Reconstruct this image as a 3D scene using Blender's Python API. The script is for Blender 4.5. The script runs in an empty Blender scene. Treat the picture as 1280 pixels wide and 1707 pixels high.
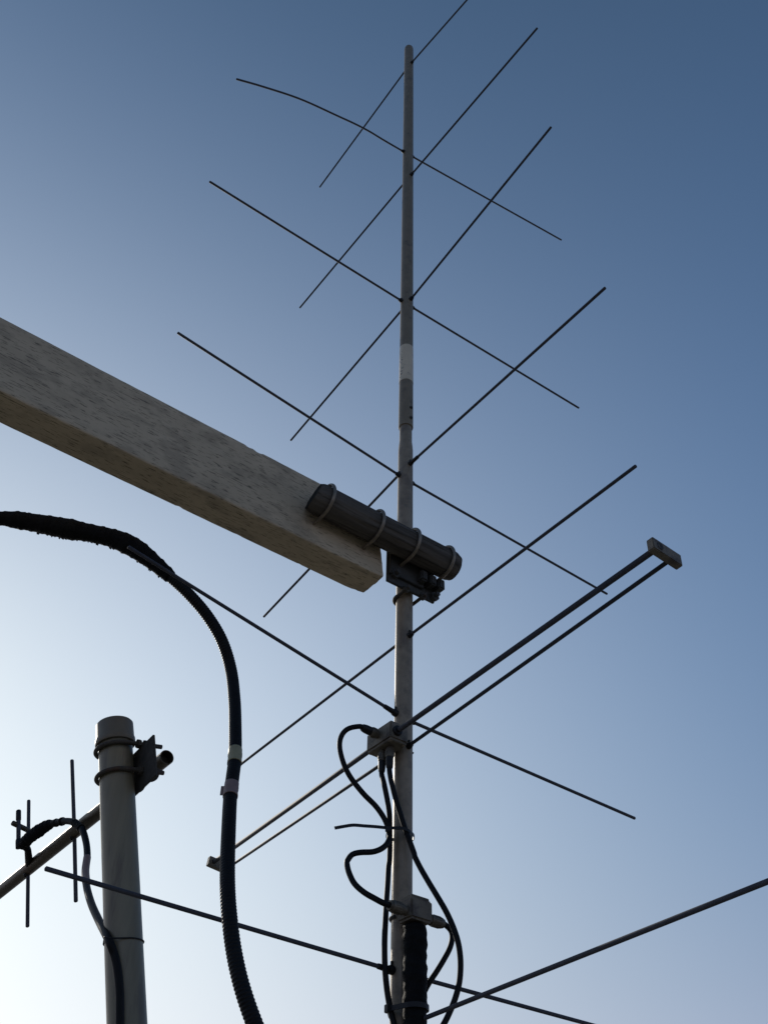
import bpy, bmesh, math, random
from mathutils import Vector, Matrix, noise
random.seed(7)
C = bpy.context.scene.collection
S = bpy.context.scene
RAD = math.radians

# ------------------------------------------------------------------ camera
EYE = Vector((0.0, 0.0, 1.6))
F, PCX, PCY = 1660.0, 640.0, 853.5           # lens in photograph pixels (35 mm equivalent)
def unit(v): return Vector(v).normalized()
UPC = unit(((690-PCX)/F, (PCY+967)/F, 1.0))   # where the zenith lies for this pitch and roll
YYC = (Vector((0, 0, 1)) - UPC*UPC.z).normalized()
XXC = YYC.cross(UPC)*-1
if XXC.x < 0: XXC = -XXC
RM = Matrix((XXC, YYC, UPC))                  # camera coords (right, up, forward) -> world
def ray(px, py): return RM @ Vector(((px-PCX)/F, (PCY-py)/F, 1.0))
cam = bpy.data.cameras.new('camera'); co = bpy.data.objects.new('camera', cam); C.objects.link(co)
r0, r1, r2 = (RM @ Vector(v) for v in ((1, 0, 0), (0, 1, 0), (0, 0, -1)))
co.matrix_world = Matrix(((r0.x, r1.x, r2.x, EYE.x), (r0.y, r1.y, r2.y, EYE.y), (r0.z, r1.z, r2.z, EYE.z), (0, 0, 0, 1)))
cam.sensor_fit = 'VERTICAL'; cam.sensor_height = 36.0; cam.lens = 36.0*F/1707.0
cam.clip_start = 0.05; cam.clip_end = 5000
S.camera = co

# ------------------------------------------------------------------ sky, sun, exposure
SUN_AZ, SUN_EL = RAD(-33.0), RAD(27.2)            # azimuth from +Y, negative = to the left
w = bpy.data.worlds.new('World'); S.world = w; w.use_nodes = True
nt = w.node_tree; nt.nodes.clear()
out = nt.nodes.new('ShaderNodeOutputWorld'); bg = nt.nodes.new('ShaderNodeBackground')
sky = nt.nodes.new('ShaderNodeTexSky'); sky.sky_type = 'NISHITA'; sky.sun_disc = False
sky.sun_elevation = SUN_EL; sky.sun_rotation = SUN_AZ
sky.altitude = 2000; sky.air_density = 7.16; sky.dust_density = 2.87; sky.ozone_density = 0.229
bg.inputs['Strength'].default_value = 0.10
# hazy air: the clear sky, an even pale blue that thickens towards the horizon, and the
# whitish forward scatter of haze round the side of the sky where the sun stands
GAM, KS, BG = 1.15, 0.04, 0.10
def NN(t, **k):
    x = nt.nodes.new(t)
    for a_, v_ in k.items(): setattr(x, a_, v_)
    return x
def lk(a_, b_): nt.links.new(a_, b_)
gm = NN('ShaderNodeGamma'); gm.inputs['Gamma'].default_value = GAM; lk(sky.outputs[0], gm.inputs['Color'])
ml = NN('ShaderNodeVectorMath', operation='MULTIPLY'); ml.inputs[1].default_value = tuple(x*KS**GAM/BG for x in (.4743, .8785, 2.4516)); lk(gm.outputs[0], ml.inputs[0])
tc_ = NN('ShaderNodeTexCoord'); nrm = NN('ShaderNodeVectorMath', operation='NORMALIZE'); lk(tc_.outputs['Generated'], nrm.inputs[0])
sx_ = NN('ShaderNodeSeparateXYZ'); lk(nrm.outputs[0], sx_.inputs[0])
om = NN('ShaderNodeMath', operation='SUBTRACT', use_clamp=True); om.inputs[0].default_value = 1.0; lk(sx_.outputs['Z'], om.inputs[1])
hz = NN('ShaderNodeVectorMath', operation='SCALE'); hz.inputs[0].default_value = tuple(x/BG for x in (.032, .1356, .4694)); lk(om.outputs[0], hz.inputs['Scale'])
dt = NN('ShaderNodeVectorMath', operation='DOT_PRODUCT'); lk(nrm.outputs[0], dt.inputs[0])
dt.inputs[1].default_value = (math.sin(SUN_AZ)*math.cos(SUN_EL), math.cos(SUN_AZ)*math.cos(SUN_EL), math.sin(SUN_EL))
hf = NN('ShaderNodeMath', operation='MULTIPLY_ADD'); hf.inputs[1].default_value = .5; hf.inputs[2].default_value = .5; lk(dt.outputs['Value'], hf.inputs[0])
pw = NN('ShaderNodeMath', operation='POWER'); pw.inputs[1].default_value = 10.0; lk(hf.outputs[0], pw.inputs[0])
gl = NN('ShaderNodeMath', operation='MULTIPLY'); lk(pw.outputs[0], gl.inputs[0]); lk(om.outputs[0], gl.inputs[1])
gs = NN('ShaderNodeVectorMath', operation='SCALE'); gs.inputs[0].default_value = tuple(x/BG for x in (1.0815, 1.0323, .9213)); lk(gl.outputs[0], gs.inputs['Scale'])
a1 = NN('ShaderNodeVectorMath', operation='ADD'); lk(ml.outputs[0], a1.inputs[0]); lk(hz.outputs[0], a1.inputs[1])
a2 = NN('ShaderNodeVectorMath', operation='ADD'); lk(a1.outputs[0], a2.inputs[0]); lk(gs.outputs[0], a2.inputs[1])
hp_ = NN('ShaderNodeMath', operation='POWER'); hp_.inputs[1].default_value = 6.0; lk(om.outputs[0], hp_.inputs[0])   # pale band of haze low all round
hs = NN('ShaderNodeVectorMath', operation='SCALE'); hs.inputs[0].default_value = tuple(x/BG for x in (.50, .46, .36)); lk(hp_.outputs[0], hs.inputs['Scale'])
ad = NN('ShaderNodeVectorMath', operation='ADD'); lk(a2.outputs[0], ad.inputs[0]); lk(hs.outputs[0], ad.inputs[1])
nt.links.new(ad.outputs[0], bg.inputs[0]); nt.links.new(bg.outputs[0], out.inputs[0])
sl = bpy.data.lights.new('sun', 'SUN'); sl.energy = 3.0; sl.angle = RAD(0.5); sl.color = (1.0, 0.93, 0.82)
so = bpy.data.objects.new('sun', sl); C.objects.link(so)
sd = Vector((math.sin(SUN_AZ)*math.cos(SUN_EL), math.cos(SUN_AZ)*math.cos(SUN_EL), math.sin(SUN_EL)))
so.rotation_euler = sd.to_track_quat('Z', 'Y').to_euler(); so.location = (-5, 5, 6)
S.view_settings.view_transform = 'Standard'; S.view_settings.look = 'None'
S.view_settings.gamma = 1.0; S.view_settings.use_curve_mapping = False
S.view_settings.exposure = 0.0

# ------------------------------------------------------------------ place frame
# Z up. The mast stands at M0; AD and BD are the two level directions its rods run in.
M0 = Vector((0.0475, 1.657, 0.0))
AD = Vector((math.cos(RAD(126)), math.sin(RAD(126)), 0)); BD = Vector((math.cos(RAD(36)), math.sin(RAD(36)), 0))
ZD = Vector((0, 0, 1))
def L(a, b, z): return EYE + M0 + AD*a + BD*b + ZD*z          # a, b from the mast axis, z above eye height
def at(px, py, d): return EYE + ray(px, py)*d
def atp(px, py, off):                                        # on the upright plane 'off' nearer than the mast
    r = ray(px, py); return EYE + r*((M0.y-off)/r.y)
def on_az(px, py, D, a0=0.0):                                # on the upright plane through the mast that contains D
    n = Vector((-D.y, D.x, 0)); r = ray(px, py); return EYE + r*((n.dot(M0)+a0)/n.dot(r))
def on_z(px, py, z):
    r = ray(px, py); return EYE + r*(z/r.z)
def prow(P):
    c = RM.transposed() @ (P-EYE); return PCY - F*c.y/c.z
def pcol(P):
    c = RM.transposed() @ (P-EYE); return PCX + F*c.x/c.z
def zb(py):
    lo, hi = -1.0, 6.0
    for _ in range(50):
        m = (lo+hi)/2
        if prow(EYE+M0+ZD*m) > py: lo = m
        else: hi = m
    return lo

# ------------------------------------------------------------------ materials
def mat(name, col, rough=0.6, metal=0.0, var=0.25, scale=30, bump=0.15, bscale=200, dark=None, dthr=0.62, dscale=12,
        stretch=None, rot=0.0, spec=0.5, bdist=0.001, speck=None, spstretch=None):
    m = bpy.data.materials.new(name); m.use_nodes = True; n = m.node_tree; P = n.nodes['Principled BSDF']
    P.inputs['Roughness'].default_value = rough; P.inputs['Metallic'].default_value = metal
    P.inputs['Specular IOR Level'].default_value = spec
    g = n.nodes.new('ShaderNodeNewGeometry'); mp = n.nodes.new('ShaderNodeMapping'); mp.vector_type = 'POINT'
    rt = n.nodes.new('ShaderNodeMapping'); rt.inputs['Rotation'].default_value = (0, 0, -rot)
    n.links.new(g.outputs['Position'], rt.inputs[0]); n.links.new(rt.outputs[0], mp.inputs[0])
    mp.inputs['Scale'].default_value = stretch or (1, 1, 1)
    m2 = n.nodes.new('ShaderNodeMapping'); m2.inputs['Scale'].default_value = spstretch or stretch or (1, 1, 1); n.links.new(rt.outputs[0], m2.inputs[0])
    def nz(sc, det=5, rg=0.6, src=None):
        t = n.nodes.new('ShaderNodeTexNoise'); t.inputs['Scale'].default_value = sc
        t.inputs['Detail'].default_value = det; t.inputs['Roughness'].default_value = rg
        n.links.new((src or mp).outputs[0], t.inputs['Vector']); return t
    t = nz(scale); cr = n.nodes.new('ShaderNodeValToRGB')
    cr.color_ramp.elements[0].position = 0.3; cr.color_ramp.elements[1].position = 0.7
    cr.color_ramp.elements[0].color = tuple(c*(1-var) for c in col)+(1,)
    cr.color_ramp.elements[1].color = tuple(min(1, c*(1+var)) for c in col)+(1,)
    n.links.new(t.outputs['Fac'], cr.inputs[0]); last = cr.outputs[0]
    def over(last, c, sc, thr, wd, amt=1.0, src=None):
        t2 = nz(sc, src=src); r2 = n.nodes.new('ShaderNodeMapRange')
        r2.inputs['From Min'].default_value = thr; r2.inputs['From Max'].default_value = thr+wd; r2.inputs['To Max'].default_value = amt
        n.links.new(t2.outputs['Fac'], r2.inputs['Value'])
        mx = n.nodes.new('ShaderNodeMix'); mx.data_type = 'RGBA'
        n.links.new(r2.outputs[0], mx.inputs['Factor']); n.links.new(last, mx.inputs['A'])
        mx.inputs['B'].default_value = tuple(c)+(1,); return mx.outputs['Result']
    if dark: last = over(last, dark, dscale, dthr, 0.12, 0.85)
    if speck: last = over(last, speck[0], speck[1], speck[2], 0.06, speck[3], m2)
    n.links.new(last, P.inputs['Base Color'])
    tb = nz(bscale, 3); bp = n.nodes.new('ShaderNodeBump'); bp.inputs['Strength'].default_value = bump
    bp.inputs['Distance'].default_value = bdist
    n.links.new(tb.outputs['Fac'], bp.inputs['Height']); n.links.new(bp.outputs[0], P.inputs['Normal'])
    return m
M = {}
M['galv'] = mat('galvanised_tube', (0.257, 0.204, 0.141), .52, .2, .18, 55, .3, 400, dark=(0.165, 0.128, 0.092), dscale=26, dthr=.52, speck=((.42, .42, .36), 300, .66, .8))
M['grey'] = mat('grey_painted_tube', (0.199, 0.161, 0.105), .48, .1, .12, 40, .15, 300, dark=(0.095, 0.070, 0.053), dscale=30, dthr=.6)
M['alu'] = mat('weathered_aluminium', (0.050, 0.052, 0.063), .68, 0, .2, 80, 0, 500, spec=.3)
M['cast'] = mat('cast_aluminium_box', (0.152, 0.130, 0.097), .65, .1, .2, 50, .3, 300, dark=(0.063, 0.051, 0.042), dscale=40, dthr=.52)
M['conn'] = mat('dull_nickel', (0.115, 0.099, 0.074), .5, .4, .25, 90, .2, 400)
M['black'] = mat('black_plastic', (.009, .009, .010), .5, 0, .3, 60, .2, 300, spec=.3)
M['rubber'] = mat('black_cable_jacket', (.006, .006, .0065), .55, 0, .3, 40, .1, 300, spec=.18)
M['tape'] = mat('black_tape', (.006, .006, .006), .75, 0, .5, 60, .8, 140, bdist=.003, spec=.12)
M['wood'] = mat('painted_wood', (0.500, 0.408, 0.288), .9, 0, .10, 20, .5, 60, dark=(0.375, 0.308, 0.222), dscale=30, dthr=.50,
                stretch=(.45, 1.0, 1.0), rot=RAD(36), bdist=.0015, speck=((.085, .076, .056), 420, .565, .78), spstretch=(.10, 1, 1), spec=.15)
M['log'] = mat('weathered_round_timber', (0.096, 0.085, 0.073), .95, 0, .35, 60, .9, 90, dark=(0.029, 0.026, 0.022), dscale=90, dthr=.55,
               stretch=(.05, 1, 1), rot=RAD(36), bdist=.003, spec=.1)
M['logend'] = mat('timber_end_grain', (.032, .031, .027), .95, 0, .4, 70, .8, 120, spec=.1)
M['steel'] = mat('zinc_bolt', (0.220, 0.180, 0.135), .42, .5, .3, 70, .2, 300)
M['rust'] = mat('rusty_steel', (.050, .044, .036), .75, .2, .4, 50, .6, 200, dark=(.06, .028, .013), dscale=35, dthr=.56)
M['plate'] = mat('dark_steel_plate', (.045, .044, .040), .7, .2, .3, 50, .4, 200)
M['post'] = mat('grey_green_steel_post', (0.177, 0.158, 0.107), .42, .15, .14, 40, .2, 120, dark=(0.115, 0.098, 0.072), dscale=38, dthr=.54, stretch=(1, 1, .12), speck=((.10, .06, .035), 90, .72, .6), spstretch=(1, 1, .4))
M['cap'] = mat('grey_plastic_cap', (0.131, 0.113, 0.080), .55, 0, .12, 30, .2, 150)
M['brasst'] = mat('dull_yellowish_tube', (0.048, 0.037, 0.021), .5, .3, .25, 40, .3, 250, dark=(0.068, 0.027, 0.011), dscale=18, dthr=.60)
M['cream'] = mat('cream_tape', (0.296, 0.265, 0.152), .6, 0, .08, 60, .2, 200)
M['pink'] = mat('faded_pink_tape', (0.204, 0.145, 0.131), .6, 0, .08, 60, .2, 200)
M['sticker'] = mat('white_sticker', (0.617, 0.519, 0.370), .30, 0, .08, 40, .1, 100, dark=(0.264, 0.207, 0.170), dscale=70, dthr=.6)
M['ink'] = mat('faded_blue_black_print', (.02, .035, .045), .5, 0, .1, 40, .05, 100)
M['ground'] = mat('gravel_ground', (.125, .122, .108), .95, 0, .35, 3, .8, 25, bdist=.02, dark=(.07, .065, .055), dscale=.6, dthr=.55)

# ------------------------------------------------------------------ mesh helpers
def frames(pts):
    T = []
    for i in range(len(pts)):
        a = pts[max(0, i-1)]; b = pts[min(len(pts)-1, i+1)]; T.append((b-a).normalized())
    n = T[0].orthogonal().normalized(); out = []
    for i, t in enumerate(T):
        n = (n - t*n.dot(t)).normalized(); out.append((t, n, t.cross(n)))
    return out
def add_tube(bm, pts, rad, seg=12, cap=True, dome=0.0, fn=None, flat=None):
    pts = [Vector(p) for p in pts]; fr = frames(pts); rings = []
    R = rad if isinstance(rad, (list, tuple)) else [rad]*len(pts)
    for i, (p, (t, n, b)) in enumerate(zip(pts, fr)):
        ring = []
        for k in range(seg):
            th = 2*math.pi*k/seg; rr = R[i]
            if fn: rr += fn(i, th, p)
            ring.append(bm.verts.new(p + n*(rr*math.cos(th)) + b*(rr*math.sin(th)*(flat or 1))))
        rings.append(ring)
    for i in range(len(rings)-1):
        for k in range(seg):
            f = bm.faces.new((rings[i][k], rings[i][(k+1) % seg], rings[i+1][(k+1) % seg], rings[i+1][k])); f.smooth = True
    if cap:
        for e, ring in ((0, rings[0]), (1, rings[-1])):
            t = fr[0][0]*-1 if e == 0 else fr[-1][0]; p = pts[0] if e == 0 else pts[-1]
            base = ring
            if dome > 0:
                r = R[0] if e == 0 else R[-1]
                for q in (.35, .7):
                    nr = []
                    for v in ring: nr.append(bm.verts.new(p + (v.co-p)*math.cos(q*math.pi/2) + t*(dome*math.sin(q*math.pi/2))))
                    for k in range(seg):
                        vs = (base[k], base[(k+1) % seg], nr[(k+1) % seg], nr[k])
                        f = bm.faces.new(vs if e else vs[::-1]); f.smooth = True
                    base = nr
            bm.faces.new(base[::-1] if e == 0 else base)
    return rings
def add_box(bm, c, X, Y, Z, hx, hy, hz, bev=0.0):
    vs = []
    for sx in (-1, 1):
        for sy in (-1, 1):
            for sz in (-1, 1): vs.append(bm.verts.new(c + X*(sx*hx) + Y*(sy*hy) + Z*(sz*hz)))
    fs = [bm.faces.new([vs[i] for i in q]) for q in ((0, 1, 3, 2), (4, 6, 7, 5), (0, 4, 5, 1), (2, 3, 7, 6), (0, 2, 6, 4), (1, 5, 7, 3))]
    if bev > 0:
        es = set(e for f in fs for e in f.edges)
        bmesh.ops.bevel(bm, geom=list(es), offset=bev, segments=2, affect='EDGES', clamp_overlap=True)
def add_lathe(bm, o, ax, prof, seg=24):
    """prof: (distance along ax, radius) pairs; closed where radius is 0"""
    ax = ax.normalized(); n = ax.orthogonal().normalized(); b = ax.cross(n); prev = None
    for (s, r) in prof:
        if r <= 1e-9: ring = [bm.verts.new(o+ax*s)]
        else: ring = [bm.verts.new(o+ax*s+n*(r*math.cos(2*math.pi*k/seg))+b*(r*math.sin(2*math.pi*k/seg))) for k in range(seg)]
        if prev:
            for k in range(seg):
                k2 = (k+1) % seg
                if len(prev) == 1 and len(ring) > 1: f = bm.faces.new((prev[0], ring[k2], ring[k]))
                elif len(ring) == 1 and len(prev) > 1: f = bm.faces.new((prev[k], prev[k2], ring[0]))
                elif len(ring) > 1: f = bm.faces.new((prev[k], prev[k2], ring[k2], ring[k]))
                f.smooth = True
        prev = ring
def hexnut(bm, c, ax, r, h):
    ax = ax.normalized(); n = ax.orthogonal().normalized(); b = ax.cross(n)
    lo = [bm.verts.new(c+n*(r*math.cos(k*math.pi/3))+b*(r*math.sin(k*math.pi/3))-ax*h/2) for k in range(6)]
    hi = [bm.verts.new(v.co+ax*h) for v in lo]
    for k in range(6): bm.faces.new((lo[k], lo[(k+1) % 6], hi[(k+1) % 6], hi[k]))
    bm.faces.new(lo[::-1]); bm.faces.new(hi)
def spline(P, n=12):
    P = [Vector(p) for p in P]; Q = [P[0]*2-P[1]]+P+[P[-1]*2-P[-2]]; out = []
    for i in range(1, len(Q)-2):
        a, b, c, d = Q[i-1:i+3]
        for k in range(n):
            t = k/n; out.append(.5*((2*b)+(c-a)*t+(2*a-5*b+4*c-d)*t*t+(3*b-a-3*c+d)*t**3))
    out.append(P[-1]); return out
def resample(pts, step):
    out = [pts[0]]; acc = 0.0
    for a, b in zip(pts, pts[1:]):
        l = (b-a).length
        while acc + l >= step:
            t = (step-acc)/l; a = a.lerp(b, t); out.append(a.copy()); l = (b-a).length; acc = 0.0
            if l < 1e-12: break
        acc += l
    return out
def obj(name, bm, m, parent=None, sharp=None):
    bmesh.ops.recalc_face_normals(bm, faces=bm.faces[:])
    me = bpy.data.meshes.new(name)
    w = Vector((0, 0, 0)); p = parent
    while p is not None: w += p.location; p = p.parent
    bmesh.ops.translate(bm, verts=bm.verts[:], vec=-w)
    if sharp is not None:
        for e in bm.edges:
            if len(e.link_faces) == 2 and e.calc_face_angle(0) > sharp: e.smooth = False
    bm.to_mesh(me); bm.free()
    me.materials.append(M[m] if isinstance(m, str) else m)
    o = bpy.data.objects.new(name, me); C.objects.link(o)
    if parent is not None: o.parent = parent
    return o
def thing(name, label, cat, loc, group=None):
    o = bpy.data.objects.new(name, None); C.objects.link(o); o.location = loc; o.empty_display_size = .05
    o['label'] = label; o['category'] = cat
    if group: o['group'] = group
    return o
def tag(o, label, cat, group=None):
    o['label'] = label; o['category'] = cat
    if group: o['group'] = group
    return o
def NB(): return bmesh.new()

# ------------------------------------------------------------------ ground
bm = NB(); n = 48; Rg = 900
vs = [[bm.verts.new((x, y, 0.0)) for y in [(-1 if j < n/2 else 1)*Rg*abs(2*j/n-1)**3 for j in range(n+1)]]
      for x in [(-1 if i < n/2 else 1)*Rg*abs(2*i/n-1)**3 for i in range(n+1)]]
for row in vs:
    for v in row:
        d = math.hypot(v.co.x, v.co.y); v.co.z = noise.noise(v.co*.05)*min(1, d/60)*1.2
for i in range(n):
    for j in range(n): bm.faces.new((vs[i][j], vs[i+1][j], vs[i+1][j+1], vs[i][j+1]))
g = obj('ground', bm, 'ground'); g['kind'] = 'structure'

# ------------------------------------------------------------------ the crossed antenna
ant = thing('crossed_antenna', 'tall grey mast with crossed thin metal rods and a pair of joined parallel rods', 'antenna', L(0, 0, .25))
RB = .0175
zj, ztop = zb(714), zb(80)
# lower tube, swaged where it enters the upper sleeve
bm = NB(); zs = .25; prof = [(0, 0), (0, RB)]
zsw = zb(752); zsn = zb(738)
prof += [(zsw-zs, RB), ((zsw+zsn)/2-zs, RB*.95), (zsn-zs, RB*.87), (zj+.05-zs, RB*.86), (zj+.05-zs, 0)]
add_lathe(bm, L(0, 0, zs), ZD, prof, 40)
obj('lower_tube', bm, 'galv', ant, RAD(50))
bm = NB(); h = ztop-zj
add_lathe(bm, L(0, 0, zj), ZD, [(.004, RB*.88), (0, RB*.9), (0, RB*1.0), (.002, RB*1.03), (.25, RB*1.01), (h-.02, RB), (h-.008, RB*.93), (h-.002, RB*.6), (h, 0)], 40)
obj('upper_tube', bm, 'grey', ant, RAD(50))
# sticker wrapped round the sleeve
z0, z1 = zb(640), zb(582)
bm = NB(); add_lathe(bm, L(0, 0, z0), ZD, [(0, RB*1.015), (0, RB*1.045), (z1-z0, RB*1.045), (z1-z0, RB*1.012)], 48)
st = obj('sticker', bm, 'sticker', ant, RAD(50))
bm = NB()                                                    # a column of worn print up the left of the sticker
rs = RB*1.05; y = z0+.012; tc = math.atan2(-1, -1.15)
rnd = random.Random(3)
while y < z1-.012:
    hgt = rnd.uniform(.004, .009)
    for k in range(rnd.choice((1, 2, 2, 3))):
        ta = tc + rnd.uniform(-.28, .22); tb_ = ta + rnd.choice((.06, .10, .3, -.26)); w_ = rnd.uniform(.0016, .0030)
        ya = y + rnd.uniform(0, hgt*.4); yb = y + rnd.uniform(hgt*.6, hgt)
        P = [EYE+M0+Vector((rs*math.cos(t), rs*math.sin(t), z)) for t, z in ((ta, ya), (ta+.13, ya+w_*.5), (tb_+.13, yb+w_*.5), (tb_, yb))]
        bm.faces.new([bm.verts.new(p) for p in P])
    y += hgt+rnd.uniform(.001, .004)
pr = obj('print', bm, 'ink', st)
# two screws in the sleeve
dirA = (AD*-1)
for py in (686, 703):
    z = zb(py); bm = NB()
    d = (AD*-.9+BD*-.1+Vector((.25, 0, 0))).normalized()
    add_lathe(bm, L(0, 0, z)+d*(RB*1.0), d, [(0, .0045), (.0022, .0045), (.0022, .0034), (.0045, .003), (.0045, 0)], 10)
    obj('screw', bm, 'plate', ant, RAD(40))

def clip(P, D, size=1.0, sleeve=False):
    """insulating plug where a rod enters the mast; D points away from the mast"""
    bm = NB(); s = size
    prof = [(-.004, .0062*s), (.006*s, .0062*s), (.008*s, .0054*s), (.008*s, .0046*s)]
    if sleeve: prof += [(.030, .0044), (.030, .003)]
    else: prof += [(.011*s, .0044*s), (.011*s, .003)]
    add_lathe(bm, P, D, prof, 18); o = obj('plug', bm, 'black', ant, RAD(40))
    bm = NB(); side = D.cross(ZD).normalized()                # small locking pin standing on the plug
    add_box(bm, P+D*.003+ZD*(.0085*s), D, side, ZD, .0018, .0018, .0035*s, .0005)
    obj('locking_tab', bm, 'black', o)
def rod(ptsL, ptsR, ctr, D, r=.0031, dl=None, clips=(True, True), size=(1.0, .8), sleeve=(False, False), rr=None):
    P = ptsL + [ctr] + ptsR
    bm = NB(); Q = []
    if len(P) > 3 or rr: Q = spline(P, 10)
    else: Q = [P[0].lerp(P[1], t/6) for t in range(6)] + [P[1].lerp(P[2], t/6) for t in range(7)]
    add_tube(bm, Q, r, 10, dome=r*.5)
    obj('rod', bm, 'alu', ant)
    for on, side, pl, sz, sv in ((clips[0], -1, ptsL, size[0], sleeve[0]), (clips[1], 1, ptsR, size[1], sleeve[1])):
        if on:
            d = (pl[-1 if side < 0 else 0]-ctr).normalized(); clip(ctr+d*(RB*.93), d, sz, sv)
def TA(px, py, z): return on_az(px, py, AD)
def ext(ctr, P, length): return ctr+(P-ctr).normalized()*length
# rods running towards lower left / upper right in the photograph
RA = [((533, 312), (778, 0), 110, 'R'), ((500, 513), (895, 47), 298, ''), ((485, 734), (918, 212), 507, ''),
      ((440, 1028), (1008, 480), 780, ''), ((394, 1280), (1059, 777), 1066, '')]
for (l, r, cy, ex), (fl, fr) in zip(RA, ((0, 0), (0, 0), (0, 0), (0, 1), (0, 0))):
    c = L(0, 0, zb(cy)); Pl = on_az(*l, AD); Pr = on_az(*r, AD)
    if ex == 'R': Pr = ext(c, Pr, .60)
    rod([Pl], [Pr], c, AD, size=(.7, 1.0), sleeve=(False, bool(fr)))
c = L(0, 0, zb(1713)); Pr = ext(c, on_az(1280, 1469, AD), .68); rod([c+AD*.66+ZD*-.01], [Pr], c, AD, r=.0034)
# rods running towards upper left / lower right
RBs = [([(395, 132), (440, 145), (500, 165), (560, 192), (610, 216)], (935, 400), 257), ([(350, 303)], (964, 680), 507), ([(297, 555)], (1011, 990), 799)]
for l, r, cy in RBs:
    c = L(0, 0, zb(cy)); rod([on_az(*q, BD) for q in l], [on_az(*r, BD)], c, BD, size=(1.0, .9), rr=len(l) > 1)
c = L(0, 0, zb(1197)); rod([on_az(215, 912, BD)], [on_az(1057, 1364, BD)], c, BD, r=.0034, size=(1.15, 1.0), sleeve=(True, False))
c = L(0, 0, zb(1622)); Pr = ext(c, on_az(980, 1707, BD), .65); rod([on_az(77, 1448, BD)], [Pr], c, BD, r=.0034, size=(1.15, 1.0), sleeve=(True, False))
# driven pair, end blocks and junction box
zt, zk = .916, .922
tR, tL = L(-.672, -.036, zt+.004), L(.670, .017, zt-.004); kR, kL = L(-.672, -.068, zk), L(.670, -.019, zk-.006)
# thin rod through the mast
thin = [tL, L(0, -.001, zt), tR]
bm = NB(); add_tube(bm, thin, .0034, 10); obj('rod', bm, 'alu', ant)
clip(L(-RB*.93, -.001, zt), (tR-L(0, 0, zt)).normalized(), 1.0)
bm = NB(); add_tube(bm, [kL, L(0, -.0425, zk), kR], .0047, 14); dr = obj('rod', bm, 'alu', ant)
for P, Q in ((tR, kR), (tL, kL)):
    D = (tR-tL).normalized() if P is tR else (tL-tR).normalized()
    Y = (P-Q).normalized(); mid = (P+Q)/2; Z = D.cross(Y).normalized()
    bm = NB(); add_box(bm, mid+D*.001, D, Y, Z, .0062, .030, .0108, .0012)
    eb = obj('end_block', bm, 'cast', ant, RAD(30))
    bm = NB(); add_lathe(bm, Q+D*.0068, D, [(0, .007), (.0012, .0062), (.0012, .004), (.0004, .003), (.0004, 0)], 14)
    obj('rivet', bm, 'plate', eb)
bm = NB(); bc = L(-.0015, -.0385, .9235)
add_box(bm, bc, AD, BD, ZD, .037, .0205, .018, .003)
jb = obj('junction_box', bm, 'cast', ant, RAD(30))
bm = NB(); add_box(bm, bc-ZD*.0192, AD, BD, ZD, .035, .0185, .0018, .001)
obj('lid', bm, 'cast', jb, RAD(30))
for sa, sb in ((-1, -1), (-1, 1), (1, -1), (1, 1)):
    bm = NB(); add_lathe(bm, bc-ZD*.021+AD*(.030*sa)+BD*(.0145*sb), ZD*-1, [(0, .003), (.0015, .0026), (.0015, 0)], 10); obj('lid_screw', bm, 'steel', jb)
bm = NB(); dk = (kR-L(0, -.0425, zk)).normalized()
add_lathe(bm, L(-.0375, -.0445, zk), dk, [(0, .0095), (.006, .0095), (.0075, .008), (.0075, .0052), (.010, .005), (.010, .0043)], 20); obj('rod_gland', bm, 'black', jb, RAD(40))
bm = NB(); dk = (kL-L(0, -.0425, zk)).normalized()
add_lathe(bm, L(.0345, -.041, zk), dk, [(0, .0095), (.006, .0095), (.0075, .008), (.0075, .0052), (.010, .005), (.010, .0043)], 20); obj('rod_gland', bm, 'black', jb, RAD(40))
# strap that holds the box to the mast
bm = NB(); add_tube(bm, [L((RB+.002)*math.cos(t), (RB+.002)*math.sin(t), .915) for t in [RAD(-100+q*10) for q in range(21)]], .002, 8, flat=2.0); obj('box_strap', bm, 'plate', ant)

def connector(parent, P, D, scale=1.0, boot=True, ln=1.0):
    """coax plug from P outward along D; returns where the cable starts"""
    D = D.normalized(); s = scale; bm = NB()
    add_lathe(bm, P, D, [(-.004, .0078*s), (.004*ln, .0078*s), (.004*ln, .0092*s), (.006*ln, .0096*s), (.015*ln, .0096*s), (.017*ln, .009*s), (.017*ln, .0078*s), (.019*ln, .0078*s), (.019*ln, 0)], 22)
    c_ = obj('connector', bm, 'conn', parent, RAD(35))
    bm = NB()
    for k in range(16):
        th = 2*math.pi*k/16; n_ = D.orthogonal().normalized(); b_ = D.cross(n_)
        add_box(bm, P+D*(.0105*ln)+(n_*math.cos(th)+b_*math.sin(th))*(.0097*s), D, n_*math.cos(th)+b_*math.sin(th), D.cross(n_*math.cos(th)+b_*math.sin(th)), .0038*ln, .0005, .0007)
    obj('knurling', bm, 'conn', c_)
    e = P+D*(.019*ln)
    if boot:
        bm = NB(); add_lathe(bm, e, D, [(-.001, .0086*s), (.010*ln, .0084*s), (.016*ln, .0072*s), (.018*ln, .0058*s), (.018*ln, 0)], 20); obj('boot', bm, 'black', parent, RAD(40)); e = e+D*(.016*ln)
    return e

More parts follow.
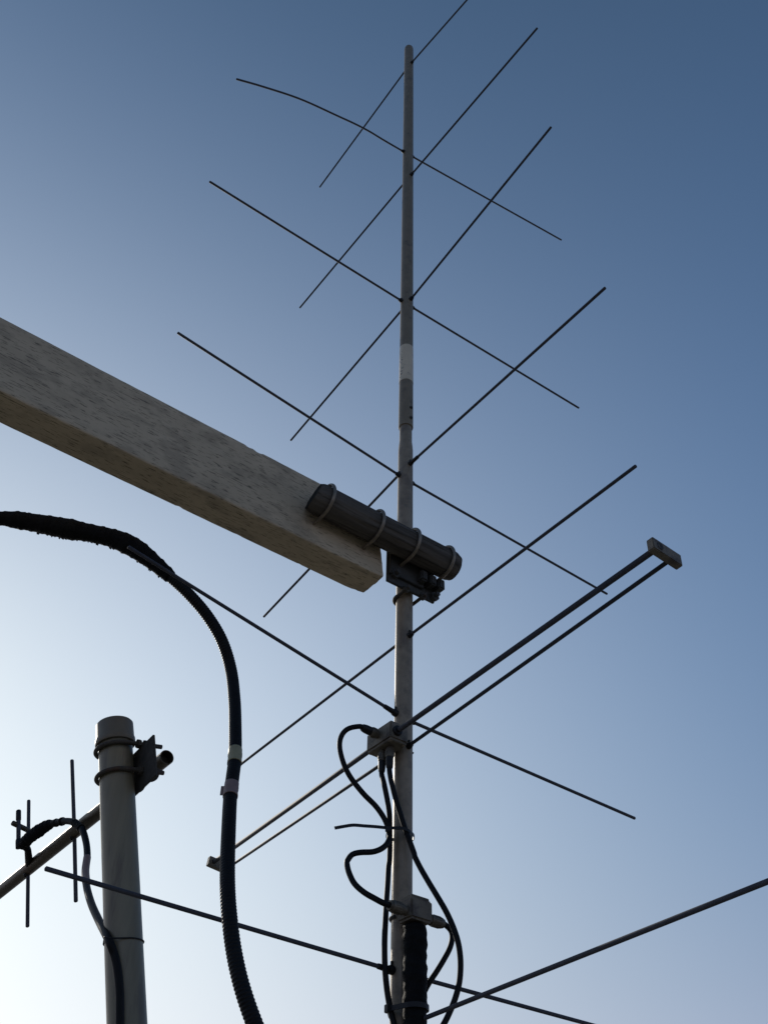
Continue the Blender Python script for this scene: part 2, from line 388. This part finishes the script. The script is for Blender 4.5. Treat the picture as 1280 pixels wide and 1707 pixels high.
# ------------------------------------------------------------------ splitter box
sp = thing('splitter_box', 'small grey metal box on the mast with a socket on either side', 'junction box', L(-.040, -.004, .588))
bm = NB(); add_box(bm, L(-.0425, -.006, .605), AD, BD, ZD, .0190, .0225, .0175, .0035); box = obj('housing', bm, 'cast', sp, RAD(30))
bm = NB(); add_box(bm, L(-.0425, -.006, .6245), AD, BD, ZD, .015, .018, .0025, .0012); obj('lid', bm, 'cast', box, RAD(30))
bm = NB(); add_tube(bm, [L((RB+.0015)*math.cos(t), (RB+.0015)*math.sin(t), .606) for t in [RAD(-110+q*10) for q in range(23)]], .0018, 8, flat=2.0); obj('strap', bm, 'plate', sp)

# ------------------------------------------------------------------ coax leads
RC = .0048
def cable(name, pts, r, m, label, group=None, n=10, seg=12):
    t = thing(name, label, 'cable', pts[0], group); bm = NB()
    Q = resample(spline(pts, n), .006) + [Vector(pts[-1])]
    add_tube(bm, Q, r, seg, dome=r*.3); obj('jacket', bm, m, t); return t
def z2(x, y): return (540+x/4.923, 1160+y/4.923)
def z3(x, y): return (540+x/4.923, 1420+y/4.923)
grp = 'thin black leads strapped to the mast'
pA = L(-.001, -.059, .926); dA = (BD*-1+ZD*.06)
root1 = thing('coax_lead', 'thin black lead looping out at left from junction box side to splitter left socket', 'cable', pA, grp)
e1 = connector(root1, pA, dA, .95)
pS = L(-.047, -.0285, .601); dS = (BD*-1+ZD*.03).normalized()
eS = connector(root1, pS, dS, 1.0, boot=False, ln=1.75)
Q = [e1-dA.normalized()*.004, e1+dA.normalized()*.006]
for (x, y), o in zip(((210, 265), (160, 302), (133, 360), (130, 430), (150, 520), (185, 610), (240, 700), (330, 810), (420, 900), (485, 990), (522, 1070), (541, 1140)),
                     (.062, .062, .062, .06, .058, .055, .05, .045, .04, .036, .034, .033)): Q.append(atp(*z2(x, y), o))
for (x, y), o in zip(((522, 1205), (475, 1252), (400, 1280), (300, 1285), (232, 1302), (193, 1352)), (.04, .05, .058, .062, .064, .066)): Q.append(atp(*z2(x, y), o))
for (x, y), o in zip(((188, 95), (205, 170), (250, 260), (330, 333), (420, 385)), (.068, .072, .076, .08, .082)): Q.append(atp(*z3(x, y), o))
Q += [eS+dS*.012, eS-dS*.004]
bm = NB(); add_tube(bm, resample(spline(Q, 10), .005), RC, 12); obj('jacket', bm, 'rubber', root1)
# lead 2: left bottom socket
zbot = .9035
pB = on_z(*z2(478, 455), zbot-.002); pC = on_z(*z2(540, 428), zbot-.002)
root2 = thing('coax_lead', 'thin black lead from left bottom socket of junction box running straight down the mast', 'cable', pB, grp)
e2 = connector(root2, pB, ZD*-1, .8, ln=1.15)
Q = [e2+ZD*.004, e2-ZD*.006]
for (x, y), o in zip(((492, 720), (515, 830), (532, 930), (540, 1020), (541, 1110), (541, 1250), (537, 1360)), (.032, .03, .027, .022, .019, .018, .018)): Q.append(atp(*z2(x, y), o))
for (x, y), o in zip(((530, 120), (523, 250), (513, 400), (505, 550), (498, 700), (497, 850), (502, 980), (514, 1110), (532, 1230), (553, 1330), (580, 1440), (600, 1560)), (.019, .022, .026, .028, .028, .028, .028, .027, .026, .026, .026, .026)): Q.append(atp(*z3(x, y), o))
bm = NB(); add_tube(bm, resample(spline(Q, 10), .005), RC, 12); obj('jacket', bm, 'rubber', root2)
# lead 3: right bottom socket, crosses the mast
root3 = thing('coax_lead', 'thin black lead crossing in front of mast and bowing out widest at right', 'cable', pC, grp)
e3 = connector(root3, pC, ZD*-1, .85, ln=1.1)
Q = [e3+ZD*.004, e3-ZD*.006]
for (x, y), o in zip(((556, 720), (590, 850), (630, 980), (662, 1080), (702, 1190), (742, 1300)), (.036, .034, .033, .033, .033, .034)): Q.append(atp(*z2(x, y), o))
for (x, y), o in zip(((745, 40), (790, 130), (862, 255), (933, 372), (1004, 495), (1062, 625), (1100, 745), (1117, 860), (1119, 965), (1108, 1080), (1080, 1190), (1042, 1290), (990, 1400), (930, 1500)), (.04, .044, .05, .056, .06, .062, .062, .062, .06, .058, .056, .055, .055, .055)): Q.append(atp(*z3(x, y), o))
bm = NB(); add_tube(bm, resample(spline(Q, 10), .005), RC*.98, 12); obj('jacket', bm, 'rubber', root3)
# lead 4: right socket of the splitter
pD = L(-.044, .0165, .600); dD = BD*1.0
root4 = thing('coax_lead', 'short thin black lead curling down behind the taped joint from right socket of splitter', 'cable', pD, grp)
e4 = connector(root4, pD, dD, .95, boot=False, ln=1.8)
Q = [e4-dD*.004, e4+dD*.004]
for (x, y), o in zip(((1043, 650), (1050, 715), (1030, 795), (980, 890), (920, 988), (862, 1075), (815, 1170), (780, 1300), (750, 1440)), (.0, .0, .002, .004, .006, .006, .004, .002, .002)): Q.append(atp(*z3(x, y), o))
bm = NB(); add_tube(bm, resample(spline(Q, 10), .005), RC*.95, 12); obj('jacket', bm, 'rubber', root4)

# taped joint hanging from the splitter
tj = thing('taped_joint', 'fat black taped joint hanging from the splitter beside mast', 'cable joint', L(-.041, -.005, .588))
def fn(i, th, p): return noise.noise(p*90+Vector((th, 0, 0)))*.0011+.0007*math.sin(i*1.35+th)
Q = [L(-.041, -.005, .5865-.004*i) for i in range(56)]
R_ = [.012]+[.0185]*3+[.0192-.00003*i+.0006*math.sin(i*.55) for i in range(52)]
bm = NB(); add_tube(bm, Q, R_, 28, fn=fn); obj('tape', bm, 'tape', tj)
bm = NB(); add_tube(bm, [L(-.041, -.005, .367-.01*i) for i in range(18)], .0095, 16); obj('jacket', bm, 'rubber', tj)

# cable ties
def strap(name, pts, w, t, label, group=None):
    """flat band with upright width w along its loop"""
    th = thing(name, label, 'cable tie', pts[0], group); bm = NB(); P = [Vector(p) for p in pts]; fr = frames(P); rows = []
    for p, (tt, n_, b_) in zip(P, fr):
        u = (ZD-tt*ZD.dot(tt)).normalized(); o = tt.cross(u)
        rows.append([bm.verts.new(p+u*(sw*w/2)+o*(st_*t/2)) for sw, st_ in ((-1, -1), (1, -1), (1, 1), (-1, 1))])
    for a, b in zip(rows, rows[1:]):
        for k in range(4): bm.faces.new((a[k], a[(k+1) % 4], b[(k+1) % 4], b[k]))
    bm.faces.new(rows[0][::-1]); bm.faces.new(rows[-1])
    obj('band', bm, 'black', th); return th
zt1 = zb(1385)
hb = atp(*z2(520, 1085), .045)
loop = [atp(*z2(88, 1085), .10), atp(*z2(160, 1072), .095), atp(*z2(240, 1061), .088), atp(*z2(330, 1067), .075), atp(*z2(430, 1074), .060), atp(*z2(520, 1083), .047),
        atp(*z2(600, 1084), .043), atp(*z2(650, 1088), .041), atp(*z2(697, 1108), .036), atp(*z2(728, 1135), .018), atp(*z2(739, 1160), .0), atp(*z2(715, 1185), -.018),
        atp(*z2(640, 1190), -.021), atp(*z2(570, 1180), -.017), atp(*z2(525, 1168), .0), atp(*z2(512, 1150), .02), atp(*z2(514, 1115), .038), atp(*z2(528, 1092), .044)]
ct = strap('cable_tie', spline(loop, 6), .0052, .0014, 'black cable tie with a long loose tail sticking out left of mast', 'cable ties')
bm = NB(); add_box(bm, atp(*z2(524, 1094), .049), Vector((1, 0, 0)), Vector((0, 1, 0)), ZD, .0045, .003, .0045, .001); obj('head', bm, 'black', ct)
ztie = zb(1692)
pc2 = (atp(*z3(553, 1330), .026)-EYE-M0); discs = [(0, 0, RB+.001), (-.041, -.005, .0205), (pc2.dot(AD), pc2.dot(BD), RC+.001)]
hp = []
for k in range(48):
    t = 2*math.pi*k/48; u = (math.cos(t), math.sin(t)); d = max(discs, key=lambda q: q[0]*u[0]+q[1]*u[1]+q[2])
    hp.append((d[0]+u[0]*d[2], d[1]+u[1]*d[2]))
hp.append(hp[0]); loop = resample([L(x, y, ztie) for x, y in hp], .004); loop.append(loop[0])
ct = strap('cable_tie', loop, .0075, .002, 'black cable tie round mast and taped joint near the bottom edge', 'cable ties')
bm = NB(); add_box(bm, L(pc2.dot(AD), pc2.dot(BD)-RC-.003, ztie), AD, BD, ZD, .005, .003, .006, .001); obj('head', bm, 'black', ct)

# ------------------------------------------------------------------ wooden beam
beam_a0, beam_a1, beam_z0, beam_z1 = -.032, .041, 1.264, 1.431
b0, b1 = -1.75, -.088
bm = NB(); ca, cz = (beam_a0+beam_a1)/2, (beam_z0+beam_z1)/2; ha, hz_ = (beam_a1-beam_a0)/2, (beam_z1-beam_z0)/2
ringp = []; cr_ = .004
def edge(p, q, n):
    return [(p[0]+(q[0]-p[0])*i/n, p[1]+(q[1]-p[1])*i/n) for i in range(n)]
cs = [(-ha, -hz_), (ha, -hz_), (ha, hz_), (-ha, hz_)]
def corner(cx_, cz_, t0):
    return [(cx_+cr_*math.cos(t0+q*math.pi/6), cz_+cr_*math.sin(t0+q*math.pi/6)) for q in range(4)]
sec = corner(-ha+cr_, -hz_+cr_, math.pi)+edge((-ha+cr_, -hz_), (ha-cr_, -hz_), 10)[1:]+corner(ha-cr_, -hz_+cr_, -math.pi/2)+edge((ha, -hz_+cr_), (ha, hz_-cr_), 14)[1:] \
    + corner(ha-cr_, hz_-cr_, 0)+edge((ha-cr_, hz_), (-ha+cr_, hz_), 8)[1:]+corner(-ha+cr_, hz_-cr_, math.pi/2)+edge((-ha, hz_-cr_), (-ha, -hz_+cr_), 20)[1:]
NS = 420; rows = []
for i in range(NS+1):
    b = b0+(b1-b0)*i/NS; row = []
    for (a, z) in sec:
        nz = noise.noise(Vector((b*6, a*90, z*70)))*.0006+noise.noise(Vector((b*40, a*200, z*160)))*.0003
        crn = (abs(abs(a)-ha) < .005 and abs(abs(z)-hz_) < .005)
        chip = 0
        if crn:
            c_ = noise.noise(Vector((b*22, a*10, z*10)))+.5*noise.noise(Vector((b*80, a*10, z*10)))
            chip = max(0, c_-.5)*.006
        s = 1-(nz+chip)/math.hypot(a, z)
        bb = b
        endr = max(0, (i-(NS-10))/10)
        worn = 1-.045*endr**2 if z < 0 else 1-.02*endr**2
        if endr > 0: bb += noise.noise(Vector((a*60, z*50, 3)))*.0022*endr - .010*z/hz_*endr
        row.append(bm.verts.new(L(ca+a*s*worn, bb, cz+z*s*worn)))
    rows.append(row)
ns = len(sec)
for r_a, r_b in zip(rows, rows[1:]):
    for k in range(ns):
        f = bm.faces.new((r_a[k], r_a[(k+1) % ns], r_b[(k+1) % ns], r_b[k])); f.smooth = True
bm.faces.new(rows[0]); bm.faces.new(rows[-1][::-1])
tag(obj('wooden_beam', bm, 'wood', None, RAD(30)), 'pale weathered wooden beam reaching in from the left towards the mast', 'beam')

# ------------------------------------------------------------------ round timber and its U bolts
lt = thing('round_timber', 'short dark round timber bolted to the end of the pale beam', 'timber', L(-.065, -.1, 1.35))
RL = .0325; bm = NB(); NL = 70; rows = []; sg = 64
for i in range(NL+1):
    t = i/NL; b = -.279+.359*t; row = []
    for k in range(sg):
        th = 2*math.pi*k/sg
        gr = noise.noise(Vector((math.cos(th)*9, math.sin(th)*9, b*2.2)))*.0012+noise.noise(Vector((math.cos(th)*26, math.sin(th)*26, b*3)))*.0007
        ck = noise.noise(Vector((math.cos(th)*6+5, math.sin(th)*6, b*1.3)));
        if abs(ck) < .05: gr -= .0022*(1-abs(ck)/.05)
        e = min(i, NL-i); ch = (.0035, .0012, 0)[e] if e < 2 else 0
        sk = 0
        if i < 6: sk = .010*math.cos(th-1.2)*(1-i/6)
        row.append(bm.verts.new(L(-.065+(RL+gr-ch)*math.cos(th), b+sk, 1.35+(RL+gr-ch)*math.sin(th))))
    rows.append(row)
for r_a, r_b in zip(rows, rows[1:]):
    for k in range(sg):
        f = bm.faces.new((r_a[k], r_a[(k+1) % sg], r_b[(k+1) % sg], r_b[k])); f.smooth = True
obj('timber', bm, 'log', lt)
bm = NB()
def endface(b, sgn, skew):
    prev = None
    for rr in (.0295, .024, .016, .008, .0):
        ring = []
        for k in range(32):
            th = 2*math.pi*k/32; dz = noise.noise(Vector((rr*90*math.cos(th), rr*90*math.sin(th), sgn)))*.0012 + .0014*sgn
            ring.append(bm.verts.new(L(-.065+rr*math.cos(th), b+skew*rr/RL*math.cos(th-1.2)+dz, 1.35+rr*math.sin(th))) if rr > 0 else None)
        if rr == 0: ring = [bm.verts.new(L(-.065, b+.0014*sgn, 1.35))]
        if prev:
            for k in range(32):
                if len(ring) == 1: bm.faces.new((prev[k], prev[(k+1) % 32], ring[0]))
                else: bm.faces.new((prev[k], prev[(k+1) % 32], ring[(k+1) % 32], ring[k]))
        prev = ring
endface(-.2785, -1, .010); obj('end_grain', bm, 'logend', lt)
bm = NB(); endface(.0795, 1, 0); obj('end_grain', bm, 'logend', lt)
def ubolt_log(b, a_end, parent, tilt=0.0):
    bm = NB(); rr = RL+.0042
    pts = [L(a_end, b+tilt, 1.35+rr)]+[L(a_end+(-.065-a_end)*t, b+tilt*(1-t), 1.35+rr) for t in (.5,)]
    pts += [L(-.065+rr*math.cos(RAD(q)), b-tilt*math.sin(RAD(q))*0, 1.35+rr*math.sin(RAD(q))) for q in range(90, 271, 10)]
    pts += [L(a_end+(-.065-a_end)*t, b-tilt*(1-t), 1.35-rr) for t in (.5, 0)]
    add_tube(bm, pts, .0036, 12); u = obj('u_bolt', bm, 'steel', parent)
    for z in (rr, -rr):
        bm = NB(); hexnut(bm, L(-.0245 if a_end < 0 else a_end-.006, b, 1.35+z), AD, .0085, .007)
        obj('nut', bm, 'steel', u)
# where the four loops sit along the timber, read off the photograph
def b_of(px, py): P = on_az(px, py, BD, -.097)-EYE-M0; return P.dot(BD)
for px, py in ((556, 822), (638, 870)): ubolt_log(b_of(px, py), .052, lt)
for px, py in ((698, 905), (755, 936)): ubolt_log(b_of(px, py), -.010, lt)

# ------------------------------------------------------------------ mast clamp
mc = thing('mast_clamp', 'dark steel plates and bolts clamping mast to the round timber', 'clamp', L(-.03, 0, 1.30))
bm = NB(); add_box(bm, L(-.0275, -.006, 1.312), AD, BD, ZD, .003, .062, .048, .001); obj('plate', bm, 'plate', mc, RAD(30))
bm = NB(); add_box(bm, L(-.0345, -.022, 1.316), AD, BD, ZD, .003, .044, .034, .001); obj('plate', bm, 'plate', mc, RAD(30))
for b in (.012, .036, .058):      # spacer blocks under the timber
    bm = NB(); add_box(bm, L(-.043, b, 1.302), AD, BD, ZD, .012, .0085, .013, .003); obj('spacer', bm, 'plate', mc, RAD(30))
for z in (1.262, 1.350):
    bm = NB(); rr = RB+.0038
    pts = [L(-.045, -rr, z), L(-.02, -rr, z)]+[L(rr*math.sin(RAD(q)), -rr*math.cos(RAD(q)), z) for q in range(0, 181, 12)]+[L(-.02, rr, z), L(-.045, rr, z)]
    add_tube(bm, pts, .0038, 12); u = obj('u_bolt', bm, 'rust', mc)
    for s in (-1, 1):
        bm = NB(); hexnut(bm, L(-.0345, s*rr, z), AD, .0085, .007); obj('nut', bm, 'rust', u)
for b, z in ((.052, 1.276), (-.052, 1.285)):
    bm = NB(); hexnut(bm, L(-.035, b, z), AD, .0105, .009); add_lathe(bm, L(-.035, b, z), AD*-1, [(0, .005), (.014, .005), (.014, 0)], 12); obj('bolt', bm, 'plate', mc, RAD(30))

# ------------------------------------------------------------------ steel post at left
PP = at(195.5, 1305, 1.97); PU = RM @ Vector(((91-640)/F, (853.5+1200)/F, 1.0)); PU.normalize()
tb0 = (0.0-PP.z)/PU.z; top_s = .0
def s_of(row):
    lo, hi = -1.5, 1.5
    for _ in range(50):
        m = (lo+hi)/2
        if prow(PP+PU*m) > row: lo = m
        else: hi = m
    return lo
s1 = s_of(1222)
RP = .0338
po = thing('steel_post', 'thick grey round steel post with a capped top at lower left', 'post', PP+PU*tb0)
bm = NB(); add_lathe(bm, PP+PU*tb0, PU, [(0, 0), (0, RP), (s1-tb0, RP), (s1-tb0, 0)], 64); obj('tube', bm, 'post', po, RAD(50))
bm = NB(); sc0 = s_of(1243); sc1 = s_of(1207)
add_lathe(bm, PP+PU*sc0, PU, [(0, RP+.0003), (0, RP+.0052), (.0015, RP+.0060), (.012, RP+.0058), (.0135, RP+.0042), (sc1-sc0-.003, RP+.0034), (sc1-sc0, RP+.001), (sc1-sc0, 0)], 64); obj('cap', bm, 'cap', po, RAD(50))

# bracket: plate beyond the post, two U bolts round it, two round the small boom
Bp = (BD-PU*BD.dot(PU)).normalized(); Ap = PU.cross(Bp).normalized()*-1
if Ap.dot(AD) < 0: Ap = -Ap
pb = thing('post_bracket', 'rusty flat bracket with U bolts gripping the top of the grey post', 'bracket', PP+PU*s_of(1285))
s_u, s_l = s_of(1252), s_of(1296)
sm = (s_u+s_l)/2
def PL(a, b, s): return PP+Ap*a+Bp*b+PU*s
bm = NB(); add_box(bm, PL(-.016, .0375, sm-.020), Ap, Bp, PU, .074, .0025, .044, .0008); obj('plate', bm, 'plate', pb, RAD(30))
for s in (s_u, s_l):
    rr = RP+.0052; bm = NB()
    pts = [PL(-rr, .082, s), PL(-rr, .03, s)]+[PL(-rr*math.cos(RAD(q)), -rr*math.sin(RAD(q)), s) for q in range(0, 181, 10)]+[PL(rr, .03, s), PL(rr, .050, s)]
    add_tube(bm, pts, .0046, 12); u = obj('u_bolt', bm, 'rust', pb)
    for q in (-1, 1):
        for bb in (.0305, .045):
            bm = NB(); hexnut(bm, PL(q*rr, bb, s), Bp, .0095, .007); obj('nut', bm, 'rust', u)
# small boom: level tube running away to the left along AD
T0 = at(274, 1266, 2.05)
RT = .0155
sy = thing('small_antenna', 'small antenna on a slanting yellowish tube with short upright rods beside the post', 'antenna', T0)
bm = NB(); ln = 1.15
add_lathe(bm, T0-AD*.012, AD, [(.02, 0), (.02, RT*.86), (0, RT*.86), (0, RT), (ln, RT), (ln, 0)], 36); obj('boom_tube', bm, 'brasst', sy, RAD(50))
def tube_s(px):
    lo, hi = -.1, 1.4
    for _ in range(50):
        m = (lo+hi)/2
        if pcol(T0+AD*m) > px: lo = m
        else: hi = m
    return lo
for s in (.066, .130):
    bm = NB(); rr = RT+.004
    cc = T0+AD*s
    pts = [cc-BD*.030+ZD*rr, cc+ZD*rr]+[cc+BD*(rr*math.sin(RAD(q)))+ZD*(rr*math.cos(RAD(q))) for q in range(15, 181, 15)]+[cc-BD*.030-ZD*rr]
    add_tube(bm, pts, .0038, 10); u = obj('u_bolt', bm, 'rust', pb)
    for q in (1, -1):
        bm = NB(); hexnut(bm, cc-BD*.0235+ZD*rr*q, BD, .009, .006); obj('nut', bm, 'rust', u)
def at_y(px, py, P):                                         # on the upright plane through P that faces the viewer
    r = ray(px, py); return EYE + r*((P.y-EYE.y)/r.y)
bm = NB(); add_tube(bm, [T0-BD*.032+ZD*-.034+AD*-.010, T0-BD*.004+ZD*-.034+AD*-.010], .0042, 10, dome=.001); obj('bolt', bm, 'rust', pb)
for cx, (tx, ty), (ux, uy) in ((124.5, (120.5, 1268), (127, 1502)), (47.5, (48.5, 1335), (46.5, 1544))):
    P = T0+AD*tube_s(cx); bm = NB()
    add_tube(bm, [at_y(tx, ty, P), P, at_y(ux, uy, P)], .0046, 12, dome=.003); obj('rod', bm, 'alu', sy)
    bm = NB(); add_lathe(bm, P-ZD*(RT+.003), ZD, [(0, .0046), (0, .0075), (.005, .0085), (2*RT+.001, .0085), (2*RT+.006, .0075), (2*RT+.006, .0046)], 16); obj('rod_grommet', bm, 'black', sy)
# feed arm with its short upright dipole
Pf = T0+AD*tube_s(52); dF = 2.40
arm0, arm1 = at(22, 1372, 2.38), at(60, 1390, 2.43)
bm = NB(); add_tube(bm, [arm0, arm1], .0062, 12, dome=.002); obj('feed_arm', bm, 'brasst', sy)
ym = at(31.5, 1378, 2.385)
bm = NB(); add_tube(bm, [at_y(31.5, 1366, ym), at_y(31.5, 1412, ym)], .0052, 12, dome=.002); obj('dipole_rod', bm, 'alu', sy)
bm = NB(); add_tube(bm, [at_y(31.5, 1352, ym), at_y(31.5, 1367, ym)], .0062, 12, dome=.003); obj('end_cap', bm, 'black', sy)
bm = NB(); add_tube(bm, [at_y(31, 1400, ym), at_y(31.5, 1414, ym)], .0066, 12, dome=.001); obj('end_cap', bm, 'black', sy)
bm = NB(); add_tube(bm, [at(40, 1409, 2.37), at(47, 1416, 2.40), T0+AD*tube_s(50)], .0085, 12, dome=.002, fn=lambda i, th, p: noise.noise(p*120)*.002); obj('mount', bm, 'tape', sy)

# its cable
def PS(px, py, r): # on the front of the post
    s = s_of(py); ax = PP+PU*s; d = (RM.transposed() @ (ax-EYE)).z; return at(px, py, d-RP*.93-r)
rc2 = .0074
pts = [at(37, 1411, 2.36), at(50, 1396, 2.345), at(64, 1386, 2.34), at(82, 1375, 2.33), at(106, 1369, 2.29), at(124, 1371, 2.26), at(137, 1382, 2.22), at(144, 1404, 2.18), at(146, 1428, 2.13),
       at(143, 1452, 2.08), at(145, 1478, 2.01), at(153, 1507, 1.92), at(166, 1536, 1.83), PS(181, 1566, rc2), PS(191, 1592, rc2), PS(197, 1622, rc2), PS(200, 1660, rc2), PS(200, 1707, rc2), PS(199, 1780, rc2), PS(200, 1900, rc2)]
fc = thing('feed_cable', 'black cable drooping from the small antenna down the front of the post', 'cable', pts[0])
bm = NB(); Q = resample(spline(pts, 12), .004)
add_tube(bm, Q, rc2, 16); obj('jacket', bm, 'rubber', fc)
bm = NB(); Qt = resample(spline(pts[:5], 12), .003)
nQ = len(Qt); Rt = [rc2+.0015+.0062*math.sin(min(1, i/nQ*1.5)*math.pi)**.7 if i/nQ < .66 else rc2+.0012 for i in range(nQ)]
add_tube(bm, Qt, Rt, 20, fn=lambda i, th, p: noise.noise(p*110)*.0016+.0005*math.sin(i*1.7)); obj('tape_wrap', bm, 'tape', fc)
bm = NB(); Qp = resample(spline(pts[8:11], 12), .003)[1:-6]; add_tube(bm, Qp, rc2+.0007, 16); obj('marker_band', bm, 'pink', fc)
bm = NB(); Qp = resample(spline(pts[5:7], 12), .003); add_tube(bm, Qp, rc2+.0016, 16, fn=lambda i, th, p: noise.noise(p*130)*.001); obj('tape_wrap', bm, 'tape', fc)
# tie wire round the post
st_ = s_of(1572); pcb = PS(183, 1570, rc2)-(PP+PU*st_); discs = [(0, 0, RP+.001), (pcb.dot(Ap), pcb.dot(Bp), rc2+.001)]; loop = []
for k in range(61):
    t = 2*math.pi*k/60; u = (math.cos(t), math.sin(t)); d = max(discs, key=lambda q: q[0]*u[0]+q[1]*u[1]+q[2])
    loop.append(PP+PU*(st_+.004*math.cos(t+.5))+Ap*(d[0]+u[0]*d[2])+Bp*(d[1]+u[1]*d[2]))
tw = tag(obj('tie_wire', (lambda b_: (add_tube(b_, loop, .0014, 8, cap=False), b_)[1])(NB()), 'black'), 'thin dark wire looped round the grey post below the drooping cable', 'wire')

# ------------------------------------------------------------------ thick corrugated cable
pts = [at(-150, 868, 1.86), at(-70, 863, 1.85), at(0, 864, 1.84), at(49, 870, 1.84), at(115, 882, 1.835), at(180, 895, 1.83), at(222, 912, 1.825), at(255, 936, 1.82), at(285, 962, 1.81),
       at(315, 990, 1.80), at(345, 1025, 1.79), at(370, 1067, 1.775), at(385, 1115, 1.75), at(391, 1165, 1.70), at(392.5, 1215, 1.64), at(392, 1261, 1.58), at(387.5, 1300, 1.53),
       at(384, 1330, 1.50), at(381.5, 1380, 1.44), at(379.5, 1440, 1.38), at(380, 1490, 1.335), at(384, 1540, 1.30), at(390, 1585, 1.275), at(400, 1632, 1.25), at(414, 1678, 1.23), at(434, 1730, 1.21), at(470, 1810, 1.18), at(520, 1920, 1.14)]
bc_ = thing('corrugated_cable', 'thick black corrugated cable arching over and hanging down left of the mast', 'cable', pts[5])
RK = .0102
cv = spline(pts, 16)
Q = resample(cv, .0010)
bm = NB(); add_tube(bm, Q, [RK+.00048*(-1+2*abs(math.sin(math.pi*i/5+.3))) for i in range(len(Q))], 18); obj('jacket', bm, 'rubber', bc_)
# taped stretch
def near(P): return min(range(len(Q)), key=lambda i: (Q[i]-P).length)
i0, i1 = 0, near(pts[8])
Qt = Q[i0:i1:3]; nQ = len(Qt); k3 = near(pts[2])/i1; k7 = near(pts[7])/i1
Rt = []
for i in range(nQ):
    t = i/nQ
    if t < k3*.9: r = .0115
    elif t < k3*.9+.12: r = .0115+.006*((t-k3*.9)/.12)
    elif t < .86: r = .0175+.0012*math.sin(t*25)
    else: r = .0175-.0062*((t-.86)/.14)
    Rt.append(r)
def tf(i, th, p):
    st = abs(((i/nQ*26)+th/6.283) % 1-.5)
    return noise.noise(p*45)*.0012+noise.noise(p*210)*.0006+(.0009 if st < .12 else 0)
bm = NB(); add_tube(bm, Qt, Rt, 36, fn=tf); obj('tape_wrap', bm, 'tape', bc_)
bm = NB()                                            # loose shreds of tape under the bend
for q in range(34):
    i = int(nQ*random.uniform(.45, .99)) ; p = Qt[min(i, nQ-1)]; t_, n_, b_ = frames(Qt[max(0, i-2):i+2] if i < nQ-2 else Qt[-4:])[1]
    dn = (RM @ Vector((-.45, -1, .0))).normalized(); dn = (dn-t_*dn.dot(t_)).normalized()
    s0 = p+dn*(Rt[min(i, nQ-1)]*.9); ln_ = random.uniform(.0025, .006) ; wv = t_*random.uniform(.0015, .004)
    v = [s0-wv, s0+wv, s0+wv*.6+dn*ln_+n_*random.uniform(-.002, .002), s0-wv*.5+dn*ln_*random.uniform(.5, 1)]
    lo = [bm.verts.new(x) for x in v]; hi = [bm.verts.new(x+b_*.0012+n_*.0008) for x in v]
    bm.faces.new(lo); bm.faces.new(hi[::-1])
    for k in range(4): bm.faces.new((lo[k], hi[k], hi[(k+1) % 4], lo[(k+1) % 4]))
sh = obj('tape_shreds', bm, 'tape', bc_); sh['kind'] = 'stuff'
def band(r0_, r1_, m):
    ia = min(range(len(Q)), key=lambda i: abs(prow(Q[i])-r0_) if prow(Q[i]) > 1150 else 1e9); ib = min(range(len(Q)), key=lambda i: abs(prow(Q[i])-r1_) if prow(Q[i]) > 1150 else 1e9)
    bm = NB(); q = Q[ia:ib:2]; nq = len(q)
    add_tube(bm, q, [RK+.0009+(.0004 if (i*4//nq) % 2 else 0) for i in range(nq)], 24); return obj('tape_band', bm, m, bc_), q
band(1250, 1275, 'cream'); o_, q_ = band(1306, 1330, 'pink')
p_ = q_[len(q_)//2]; lf = (RM @ Vector((-1, 0, .1))).normalized()
bm = NB(); add_box(bm, p_+lf*(RK+.0028), lf, ZD, lf.cross(ZD).normalized(), .003, .0075, .0006, .0002); obj('band_tab', bm, 'pink', o_)
